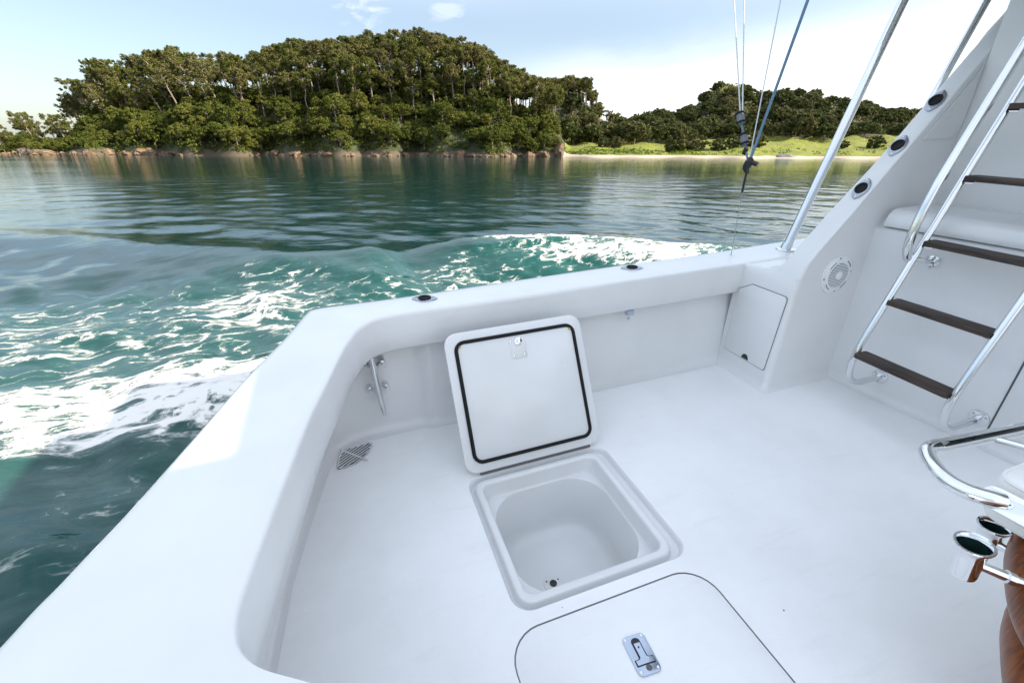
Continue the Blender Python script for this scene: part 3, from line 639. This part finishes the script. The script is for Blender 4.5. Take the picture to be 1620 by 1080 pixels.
# fish box lid standing open
an = R(62); U_ = Vector((1, 0, 0)); V_ = Vector((0, math.cos(an), math.sin(an))); W_ = U_.cross(V_)
F = frame((.695, 1.640, .022), U_, V_)
if W_.y > 0: raise RuntimeError('lid')
lw, ll = .36, .68
fl = MB().loft([[F((p[0] * k, (p[1] - ll / 2) * k + ll / 2, z)) for p in rrect(-lw, lw, 0, ll, .062)] for k, z in ((.985, -.028), (.998, -.024), (1, -.018), (1, -.004), (.998, -.001), (.992, 0))], True, True, True).build('fish_box_lid', GEL, boat, 50)
MB().plate(rrect(-lw + .052, lw - .052, .052, ll - .052, .036), .006, F, .003).build('inner_panel', GEL, fl)
g_ = [F((p[0], p[1], .006)) for p in rrect(-lw + .050, lw - .050, .050, ll - .050, .042, 5)]
MB().tube(g_, .0095, 8, False, 1, True).build('gasket', RUB, fl)
MB().plate(rrect(-.043, .043, ll - .175, ll - .075, .012), .0085, F, .002, .005).build('backing_plate', GEL, fl)
MB().plate(circ(.022, 6, (.004, ll - .088)), .014, F, .003, .005).build('latch_nut', STEEL, fl)
MB().plate(circ(.010, 16, (.004, ll - .088)), .030, F, .003, .013).build('latch_stud', CHROME, fl)
for q in ((-.034, ll - .085), (-.026, ll - .158), (.028, ll - .158)): MB().plate(circ(.006, 12, q), .0105, F, .002, .006).build('screw', STEEL, fl)
for q in ((-lw + .066, ll - .068), (lw - .066, ll - .068)): MB().plate(circ(.0095, 14, q), .011, F, .003, .005).build('brass_screw', BRASS, fl)
MB().tube([F((-lw + .065, -.006, -.004)), F((lw - .065, -.006, -.004))], .0075, 8, True, 1).build('hinge', SEAM, fl)
# locker block and wing, one moulding
fz = [(0, 2.262), (.04, 2.266), (.6, 2.290), (.66, 2.297), (.70, 2.306), (.745, 2.318), (.80, 2.345), (.86, 2.393), (1.043, 2.557), (1.289, 2.766), (1.369, 2.838), (1.811, 3.212), (1.967, 3.362), (2.30, 3.66)]
def fx(z): return float(np.interp(z, [a for a, _ in fz], [c_ for _, c_ in fz]))
lv = [(.0, 2.17), (.012, 2.17), (.03, 2.17), (.06, 2.17), (.2, 2.17), (.4, 2.17), (.6, 2.17), (.66, 2.168), (.685, 2.15), (.699, 2.12), (.707, 2.06), (.713, 1.99), (.722, 1.94), (.74, 1.90), (.77, 1.88), (.80, 1.872), (.86, 1.87), (1.043, 1.865), (1.289, 1.842), (1.369, 1.842), (1.6, 1.838), (1.811, 1.834), (1.967, 1.835), (2.30, 1.84)]
rings = []
for z, yo in lv:
    fl_ = {0: .035, .012: .016, .03: .004}.get(z, 0); x0 = fx(z) - fl_; y0 = 1.74 - fl_; r_ = .035 if z < .70 else (.022 if z < .78 else .009); ro = .012 if z > .73 else .02
    arc = [(x0 + r_ - r_ * math.cos(k * math.pi / 16), y0 + r_ - r_ * math.sin(k * math.pi / 16)) for k in range(8, -1, -1)]
    arc2 = [(x0 + ro - ro * math.cos(k * math.pi / 12), yo - ro + ro * math.sin(k * math.pi / 12)) for k in range(0, 7)]
    rings.append([(x, y, z) for x, y in [(3.9, y0)] + arc + arc2 + [(3.9, yo)]])
MB().loft(rings, False).build('side_wing', GEL, boat, 40)
MB().plate([(fx(z) + .05, z) for z in (1.405, 1.5, 1.6, 1.7)] + [(3.19, 1.75), (3.196, 1.50), (3.19, 1.46), (3.17, 1.425), (3.14, 1.407)], .006, frame((0, 1.7385, 0), (1, 0, 0), (0, 0, 1)), 0).build('wing_panel', GEL, boat, 60)
MB().tube([(3.245, 1.815, 1.735), (3.268, 1.828, 1.80), (3.33, 1.832, 1.885), (3.42, 1.834, 1.975), (3.56, 1.838, 2.12), (3.75, 1.84, 2.30)], [.012, .022, .026, .027, .027, .027], 12, True, 6).build('wing_handrail', GEL, boat, 60)
# locker door
sl = (2.290 - 2.266) / .56; F = frame((2.266 - .04 * sl, 0, 0), (0, -1, 0), (sl, 0, 1))
dr = empty('locker_door', parent=boat)
do = [(-y, z) for y, z in [(2.118, .128), (2.115, .122), (2.105, .120), (1.800, .117), (1.788, .121), (1.783, .132), (1.768, .580), (1.774, .593), (1.785, .598), (2.02, .597), (2.03, .590), (2.105, .545), (2.11, .53)]][::-1]
def grow(o, e):
    cx = sum(p[0] for p in o) / len(o); cy = sum(p[1] for p in o) / len(o)
    return [(cx + (p[0] - cx) * (1 + e / .18), cy + (p[1] - cy) * (1 + e / .24)) for p in o]
MB().plate(grow(do, .004), .0015, F).build('door_seam', SEAM, dr)
MB().plate(do, .006, F, .002).build('door_panel', GEL, dr)
MB().plate([(-1.935 + .027 * math.cos(k * math.pi / 10), .124 + .034 * math.sin(k * math.pi / 10)) for k in range(11)], .0072, F, 0, .002).build('finger_hole', BLK, dr)
# loudspeaker
F = frame((2.585, 1.7395, .706), (1, 0, 0), (0, 0, 1))
spk = empty('loudspeaker', parent=boat)
MB().plate(circ(.112, 40), .008, F, .006).build('outer_ring', PLA, spk)
MB().plate(circ(.095, 40), .014, F, .004, .006).build('trim_ring', PLA, spk)
MB().plate(circ(.072, 36), .0155, F, .001, .012).build('grille', GRI, spk)
for k in range(-7, 8):
    z = k * .0093; hw = math.sqrt(.071 ** 2 - z * z)
    MB().box(F((0, z, .0175)), (2 * hw, .0046, .0045)).build('louver', PLA, spk)
MB().plate(circ(.024, 24), .024, F, .004, .014).build('centre_cap', PLA, spk)
for a_ in (45, 135, 225, 315):
    p_ = [(.0915 * math.cos(R(a_ + q)), .0915 * math.sin(R(a_ + q))) for q in (-16, -8, 0, 8, 16)] + [(.0875 * math.cos(R(a_ + q)), .0875 * math.sin(R(a_ + q))) for q in (16, 8, 0, -8, -16)]
    MB().plate(p_, .0152, F, 0, .012).build('slot', SEAM, spk)
for a_ in (8, 98, 188, 278): MB().plate(circ(.0045, 10, (.100 * math.cos(R(a_)), .100 * math.sin(R(a_)))), .0105, F, .001, .006).build('screw', SEAM, spk)
# rod holders
def eye(a, b_, n=10): return [(a * math.sin(t_), b_ * (math.cos(t_) if abs(math.sin(t_)) < .999 else 0) * (1 - .45 * abs(math.sin(t_)) ** 3)) for t_ in [2 * math.pi * k / (4 * n) for k in range(4 * n)]]
def rod_holder(c_, ex, nrm, s=1.0):
    ex, nrm = Vector(ex).normalized(), Vector(nrm).normalized(); ey = nrm.cross(ex); F = frame(c_, ex, ey)
    o = MB().plate([(p[0] * s, p[1] * s) for p in eye(.068, .040)], .006, F, .003).build('rod_holder', FLANGE, boat)
    rg = [(F((r * s * math.cos(a_ := 2 * math.pi * k / 24), r * s * math.sin(a_), z)), 0)[0] for r, z in () for k in ()]
    rs = [[F((r * s * math.cos(2 * math.pi * k / 24) * 1.15, r * s * math.sin(2 * math.pi * k / 24), z)) for k in range(24)] for r, z in ((.030, .005), (.030, .011), (.028, .014), (.024, .0135), (.021, .009), (.019, .0065))]
    MB().loft(rs, True, False, True).build('rubber_liner', RUB, o)
    for sx in (-1, 1): MB().plate(circ(.004 * s, 10, (sx * .053 * s, 0)), .0075, F, .001, .005).build('screw', STEEL, o)
    return o
rod_holder((.311, 2.26, .7025), (.108, -.044, 0), (0, 0, 1)); rod_holder((1.595, 2.302, .7030), (.108, -.044, 0), (0, 0, 1))
for x, z in ((2.735, 1.166), (2.919, 1.374), (3.102, 1.586)):
    sdir = Vector((.66, 0, .75)); rod_holder((fx(z) - .002, 1.795, z), (.66, .10, .75), (-.75, 0, .66), .98)
# cleat on the lining
cl = empty('cleat', parent=boat)
MB().tube([(.016, 2.105, .150), (.012, 2.098, .20), (.006, 2.098, .30), (.001, 2.098, .40), (-.003, 2.105, .50)], [.009, .013, .0165, .0175, .013], 12, True, 5).build('horn', STEEL, cl)
for z in (.287, .430):
    MB().tube([(.004 + (.36 - z) * .05 - .040, 2.160, z), (.004 - .02, 2.148, z), (.004, 2.112, z), (.004 + .02, 2.148, z), (.004 + .042, 2.160, z)], [.012, .014, .014, .014, .012], 10, True, 4).build('foot', STEEL, cl)
    for sx in (-1, 1):
        Fq = frame((.004 + sx * .041, 2.165, z), (1, 0, 0), (0, 0, 1)); MB().plate(circ(.017, 20), .014, Fq, .005, -.06).build('foot_pad', STEEL, cl)
        MB().plate(circ(.008, 12), .017, Fq, .003, .012).build('bolt', BRUSH, cl)
# scupper grille, a quarter round in the corner
G = [(-.228, 2.072), (-.20, 2.082), (-.085, 2.094), (-.07, 2.086), (-.072, 2.062), (-.09, 2.02), (-.12, 1.978), (-.158, 1.948), (-.20, 1.935), (-.244, 1.935), (-.252, 1.95), (-.245, 2.01)]
G = [(x * 1.0, y) for x, y in G]
F = frame((0, 0, 0), (1, 0, 0), (0, 1, 0))
sg = MB().plate(G[::-1], .003, F).build('drain_grille', BLK, boat)
gc = (sum(p[0] for p in G) / len(G), sum(p[1] for p in G) / len(G))
MB().tube([(gc[0] + (x - gc[0]) * .95, gc[1] + (y - gc[1]) * .95, .005) for x, y in G], .005, 6, False, 1, True).build('rim', STEEL, sg)
dd = Vector((.80, .60)); nn = Vector((-.6, .8))
for k in range(-6, 7):
    o_ = Vector(gc) + nn * (k * .0165); ts = []
    for i in range(len(G)):
        p, q = Vector(G[i]), Vector(G[(i + 1) % len(G)]); e = q - p; den = dd.x * e.y - dd.y * e.x
        if abs(den) < 1e-9: continue
        r_ = p - o_; s_ = (r_.x * e.y - r_.y * e.x) / den; v_ = (r_.x * dd.y - r_.y * dd.x) / den
        if 0 <= v_ <= 1: ts.append(s_)
    if len(ts) < 2: continue
    a, c_ = min(ts), max(ts); m_ = o_ + dd * (a + c_) / 2
    MB().box((m_.x, m_.y, .0055), (c_ - a - .006, .0085, .006), Matrix.Rotation(math.atan2(dd.y, dd.x), 3, 'Z')).build('slat', STEEL, sg)
MB().box((gc[0] - .005, gc[1], .0068), (.19, .009, .005), Matrix.Rotation(math.atan2(-.8, .75), 3, 'Z')).build('rib', STEEL, sg)
# small hook under the coaming
hk = MB().box((1.487, 2.128, .497), (.042, .034, .030)).build('hook', BRUSH, boat)
MB().tube([(1.487, 2.118, .49), (1.487, 2.116, .465), (1.487, 2.126, .450), (1.487, 2.138, .458)], .006, 8, True, 4).build('hook_pin', STEEL, hk)
# sloping steel poles
st = MB().tube([(2.79, 2.265, .70), (3.223, 2.265, 2.113), (3.40, 2.265, 2.69)], .0275, 20, True, 1).build('support_pole', STEEL, boat)
MB().plate(circ(.062, 32), .010, frame((2.79, 2.265, .7025), (1, 0, 0), (0, 1, 0)), .004).build('base_flange', STEEL, st)
MB().tube([(2.787, 2.265, .700), (2.800, 2.265, .742)], .033, 20, True, 1).build('base_collar', STEEL, st)
MB().tube([(3.09, 1.95, 1.22), (3.262, 1.95, 1.66), (3.43, 1.95, 2.12), (3.50, 1.95, 2.31)], .019, 16, True, 1).build('support_pole', STEEL, boat)
# bulkhead, console lid, cabin door, upper cabin front
def bx_(y): return 2.79 + .10 * (1.75 - y)
def byloft(prof, y0, y1, n=10): return [[(bx_(y) + d, y, z) for d, z in prof] for y in np.linspace(y0, y1, n)]
MB().loft(byloft([(-.045, .001), (-.02, .008), (-.006, .025), (0, .055), (0, .90), (.002, .955), (.012, .963), (.06, .963)], 1.77, -2.3), False).build('bulkhead', GEL, boat, 40)
MB().loft(byloft([(.06, .966), (.004, .970), (-.006, .974), (-.010, .984), (-.007, 1.005), (.004, 1.035), (.026, 1.055), (.06, 1.064), (.37, 1.068), (.388, 1.066), (.392, 1.05)], 1.70, .2, 12), False, True, True).build('console_lid', GEL, boat, 40)
MB().loft(byloft([(.0, .955), (.03, .966), (.06, 1.0), (.10, 1.03), (.14, 1.045), (.34, 1.052), (.40, 1.053)], 1.77, 1.706, 3), False).build('console_end', GEL, boat, 40)
MB().loft(byloft([(.405, 1.04), (.410, 1.10), (.412, 1.20), (.416, 1.6), (.420, 2.0), (.425, 2.32)], 1.738, -2.3, 4), False).build('cabin_front', GEL, boat, 40)
F = frame((bx_(.955) + .0, .955, 0), (.1, -1, 0), (0, 0, 1))
MB().plate([(0, .07), (.6, .07), (.6, .9), (0, .9)], .002, F).build('door_seam', SEAM, boat)
MB().plate(rrect(.009, .65, .075, .89, .02), .010, F, .003).build('cabin_door', GEL, boat)
GLASS = mat('added dark glass', (.01, .012, .014), .04)
MB().loft(byloft([(.409, 1.25), (.414, 1.7), (.420, 2.2)], .55, -2.1, 3), False).build('dark_reflection_panel', GLASS, boat)  # unseen dark pane, added to give the chrome dark reflections
# flybridge above (outside the frame, shades the cockpit)
MB().box((4.30, 0, 2.36), (3.5, 4.5, .09)).build('flybridge_deck', GEL, boat)
MB().box((4.85, -.4, 2.705), (3.40, 3.2, .59)).build('flybridge_coaming', GEL, boat)
MB().box((4.1, -1.52, 3.44), (1.0, .94, .87)).build('upper_shade_block', GEL, boat)  # added unseen block, sized to bound the sun patch on the transom
MB().box((5.2, 0, 1.15), (2.6, 3.6, 2.2)).build('cabin', GEL, boat)

# ------------------------------------------------------------------ ladder (bolted to the bulkhead)
ld = thing('ladder', 'polished steel boarding ladder with dark teak steps fixed to the white bulkhead', 'ladder')
def stile(y, yf):
    return MB().tube([(bx_(yf) - .004, yf, .135), (2.70, y + .004, .140), (2.60, y, .150), (2.535, y, .185), (2.503, y, .25), (2.500, y, .33), (2.530, y, .44), (2.62, y, .68), (2.72, y, .94), (2.86, y, 1.30), (3.017, y, 1.70), (3.15, y, 2.05)], .0175, 14, True, 5).build('stile', STEEL, ld)
def flange(y, z, r_=.042):
    F = frame((bx_(y), y, z), (.1, -1, 0), (0, 0, 1)); o = MB().plate(circ(r_, 24), .007, F, .003).build('flange', STEEL, ld)
    for k in range(3): MB().plate(circ(.006, 10, (.029 * math.cos(k * 2.09 + .5), .029 * math.sin(k * 2.09 + .5))), .0095, F, .001, .006).build('screw', BRUSH, o)
for y, yf in ((1.45, 1.462), (.985, 1.0)):
    stile(y, yf); flange(yf, .135)
def handrail(y):
    MB().tube([(2.690, y, .855), (2.668, y, .875), (2.648, y, .91), (2.640, y, .96), (2.648, y, 1.05), (2.672, y, 1.16), (2.725, y, 1.31), (2.92, y, 1.78), (3.03, y, 2.05)], .0205, 14, True, 5).build('handrail', STEEL, ld)
handrail(1.468); handrail(.968)
for y in (1.43, 1.0):
    MB().tube([(2.705, 1.45 if y > 1.2 else .985, .862), (2.76, y, .85), (bx_(y) - .004, y, .842)], .013, 10, True, 4).build('standoff', STEEL, ld); flange(y, .842, .03)
for z, x in ((.345, 2.480), (.635, 2.590), (.935, 2.700), (1.237, 2.820), (1.543, 2.935)):
    o = MB().plate(rrect(x - .012, x + .075, .998, 1.437, .010, 3), z + .024, frame((0, 0, 0), (1, 0, 0), (0, 1, 0)), .004, z).build('step', TEAK, ld)
    for y, s_ in ((1.437, -1), (.998, 1)): MB().tube([(x + .03, y + s_ * .03, z - .007), (x + .015, y - s_ * .012, z - .007)], .011, 8, True, 1).build('step_bracket', STEEL, o)

# ------------------------------------------------------------------ outrigger lines
rg_ = thing('outrigger_lines', 'bundle of thin cords and a blue rope clipped to a wire on the gunwale', 'rigging')
b0 = Vector((2.35, 2.295, .703)); k0 = Vector((2.35, 2.300, 1.262))
MB().tube([b0, (2.35, 2.303, 1.02), k0], .0028, 6, True, 1).build('wire', WIRE, rg_)
MB().plate(circ(.012, 12), .006, frame((2.35, 2.295, .7035), (1, 0, 0), (0, 1, 0)), .002).build('deck_eye', STEEL, rg_)
MB().tube([(2.35, 2.306, 1.10), (2.35, 2.302, 1.215)], .007, 8, True, 1).build('wire_sleeve', BLK, rg_)
def up(p, q, e): p, q = Vector(p), Vector(q); return p + (q - p) * e
r1, r2 = Vector((2.35, 2.372, 1.405)), Vector((2.35, 2.432, 1.520))
MB().tube([r2, up((2.35, 2.43, 1.524), (2.35, 2.646, 2.142), 4)], .0042, 6, True, 1).build('cord', CORD, rg_)
MB().tube([r2 + Vector((.0, -.015, 0)), up((2.35, 2.415, 1.524), (2.35, 2.565, 2.127), 4)], .0042, 6, True, 1).build('cord', CORD, rg_)
MB().tube([k0, r1, r2], .006, 6, True, 1).build('tail_cord', BLUE, rg_)
MB().tube([k0, up(k0, (2.35, 2.304, 2.08), 2.6)], .0038, 6, True, 1).build('cord', CORD, rg_)
MB().tube([k0, up(k0, (2.35, 2.132, 2.048), 1.28)], .0075, 8, True, 1).build('blue_rope', BLUE, rg_)
for c_ in (r1, r2):
    d = (r2 - r1).normalized(); q = MB().tube([c_ - d * .036, c_ - d * .034, c_ + d * .034, c_ + d * .036], [.012, .022, .022, .012], 14, True, 1).build('spool', GRI, rg_)
    for s_ in (-.028, .026): MB().tube([c_ + d * (s_ - .005), c_ + d * (s_ + .005)], .027, 14, True, 1).build('spool_band', RUB, q)
MB().tube([k0 + Vector((0, -.01, -.045)), k0 + Vector((0, .012, -.02)), k0 + Vector((0, -.004, .02)), k0 + Vector((0, .0, .045))], [.010, .022, .026, .012], 10, True, 4).build('release_clip', BLK, rg_)
MB().tube([k0 + Vector((0, -.004, .02)), k0 + Vector((.02, -.05, .005))], .014, 8, True, 1).build('clip_lever', BLK, rg_)
MB().tube([r1 - Vector((0, .035, .05)), r1 - Vector((0, .02, .085))], .014, 8, True, 1).build('snap', BLK, rg_)

# ------------------------------------------------------------------ fighting chair
ch = thing('fighting_chair', 'game-fishing chair with chrome arm loop, white pad and varnished wooden frame', 'chair')
lz = .66
MB().tube([(2.0, .53, lz), (1.849, .545, lz), (1.569, .578, lz), (1.515, .586, lz), (1.473, .580, lz), (1.437, .552, lz), (1.405, .510, lz), (1.392, .473, lz), (1.395, .443, lz), (1.407, .422, lz), (1.425, .402, lz), (1.442, .388, lz - .002)], .0205, 18, True, 6).build('arm_loop', CHROME, ch)
MB().tube([(1.72, .555, lz - .004), (1.78, .46, lz - .005), (1.84, .36, lz - .01)], .011, 12, True, 4).build('arm_brace', CHROME, ch)
F = frame((1.452, .379, lz - .012), (.08, -1, 0), (.66, 0, .75))
fp = MB().plate(rrect(-.055, .18, -.030, .030, .028), .014, F, .005).build('arm_flange', CHROME, ch)
MB().plate(circ(.013, 20, (.0, 0)), .018, F, .004, .010).build('screw', STEEL, fp)
for a_ in (0, 90): MB().box(F((.0, 0, .0192)), (.014, .0035, .002), Matrix.Rotation(R(a_ + 20), 3, 'Z')).build('screw_slot', BLK, fp)
def pad(x0, x1, y0, y1, z0, z1, r_, name):
    rs = [[(p[0], p[1], z) for p in rrect(x0 + e, x1 - e, y0 + e, y1 - e, max(r_ - e, .01))] for e, z in ((.02, z0), (.006, z0 + .006), (0, z0 + .02), (0, z1 - .03), (.004, z1 - .012), (.014, z1 - .003), (.035, z1))]
    o = MB().loft(rs, True, True, True).build(name, VIN, ch, 60)
    g_ = [(p[0], p[1], z1 - .009) for p in rrect(x0 + .006, x1 - .006, y0 + .006, y1 - .006, r_ - .006, 5)]
    MB().tube(g_, .005, 6, False, 1, True).build('piping', VIN, o); return o
pad(1.502, 2.0, -.32, .447, .545, .684, .05, 'seat_pad')
# varnished wood below
def wood(cx, cy, a, b_, rs, name):
    e = (.88, .475); rings = []
    for k_, z in rs:
        rg3 = []
        for k in range(80):
            t_ = 2 * math.pi * k / 80; c_, s_ = math.cos(t_), math.sin(t_)
            p_ = a * k_ * math.copysign(abs(c_) ** .75, c_); q_ = b_ * k_ * math.copysign(abs(s_) ** .75, s_)
            rg3.append((cx + e[0] * p_ - e[1] * q_, cy + e[1] * p_ + e[0] * q_, z))
        rings.append(rg3)
    return MB().loft(rings, True, True, True).build(name, MAHO, ch, 50)
wood(1.55, .10, .31, .245, [(.90, .543), (.955, .540), (.985, .530), (1, .510), (1, .485), (.985, .465), (.95, .445), (.89, .428), (.80, .415), (.60, .410)], 'seat_frame')
wood(1.49, .065, .27, .205, [(.60, .409), (.82, .407), (.90, .402), (.96, .388), (1, .360), (1, .335), (.97, .30), (.90, .26), (.78, .21), (.62, .16), (.5, .10)], 'swivel_base')
MB().tube([(1.49, .065, .0), (1.49, .065, .12)], .09, 28, True, 1).build('pedestal', STEEL, ch)
def cup(c_, tilt):
    c_ = Vector(c_); ax_ = Vector(tilt).normalized(); e = ax_.orthogonal().normalized(); f2 = ax_.cross(e)
    rg2 = lambda r_, h_: [c_ + ax_ * h_ + (e * math.cos(2 * math.pi * k / 28) + f2 * math.sin(2 * math.pi * k / 28)) * r_ for k in range(28)]
    o = MB().loft([rg2(.016, -.100), rg2(.026, -.098), rg2(.0275, -.09), rg2(.029, -.03), rg2(.031, -.012), rg2(.037, -.002), rg2(.0395, .003), rg2(.0385, .0065), rg2(.0335, .006), rg2(.0285, -.002), rg2(.0265, -.012), rg2(.026, -.05)], True, True, False).build('rod_cup', CHROME, ch, 50)
    MB().loft([rg2(.0258, -.006), rg2(.0255, -.06)], True, False, True).build('cup_liner', GREEN, o)
GREEN = mat('dark green liner', (.010, .030, .028), .3)
cup((1.300, .352, .60), (-.10, .06, 1)); cup((1.625, .425, .455), (-.04, .06, 1))
MB().tube([(1.302, .343, .552), (1.36, .285, .535), (1.44, .20, .52)], [.0125, .0125, .0125], 12, True, 1).build('cup_arm', CHROME, ch)
MB().tube([(1.352, .293, .5375), (1.362, .283, .5345)], .0165, 14, True, 1).build('arm_collar', CHROME, ch)
MB().tube([(1.625, .415, .41), (1.62, .33, .42), (1.60, .25, .43)], [.0125] * 3, 12, True, 1).build('cup_arm', CHROME, ch)
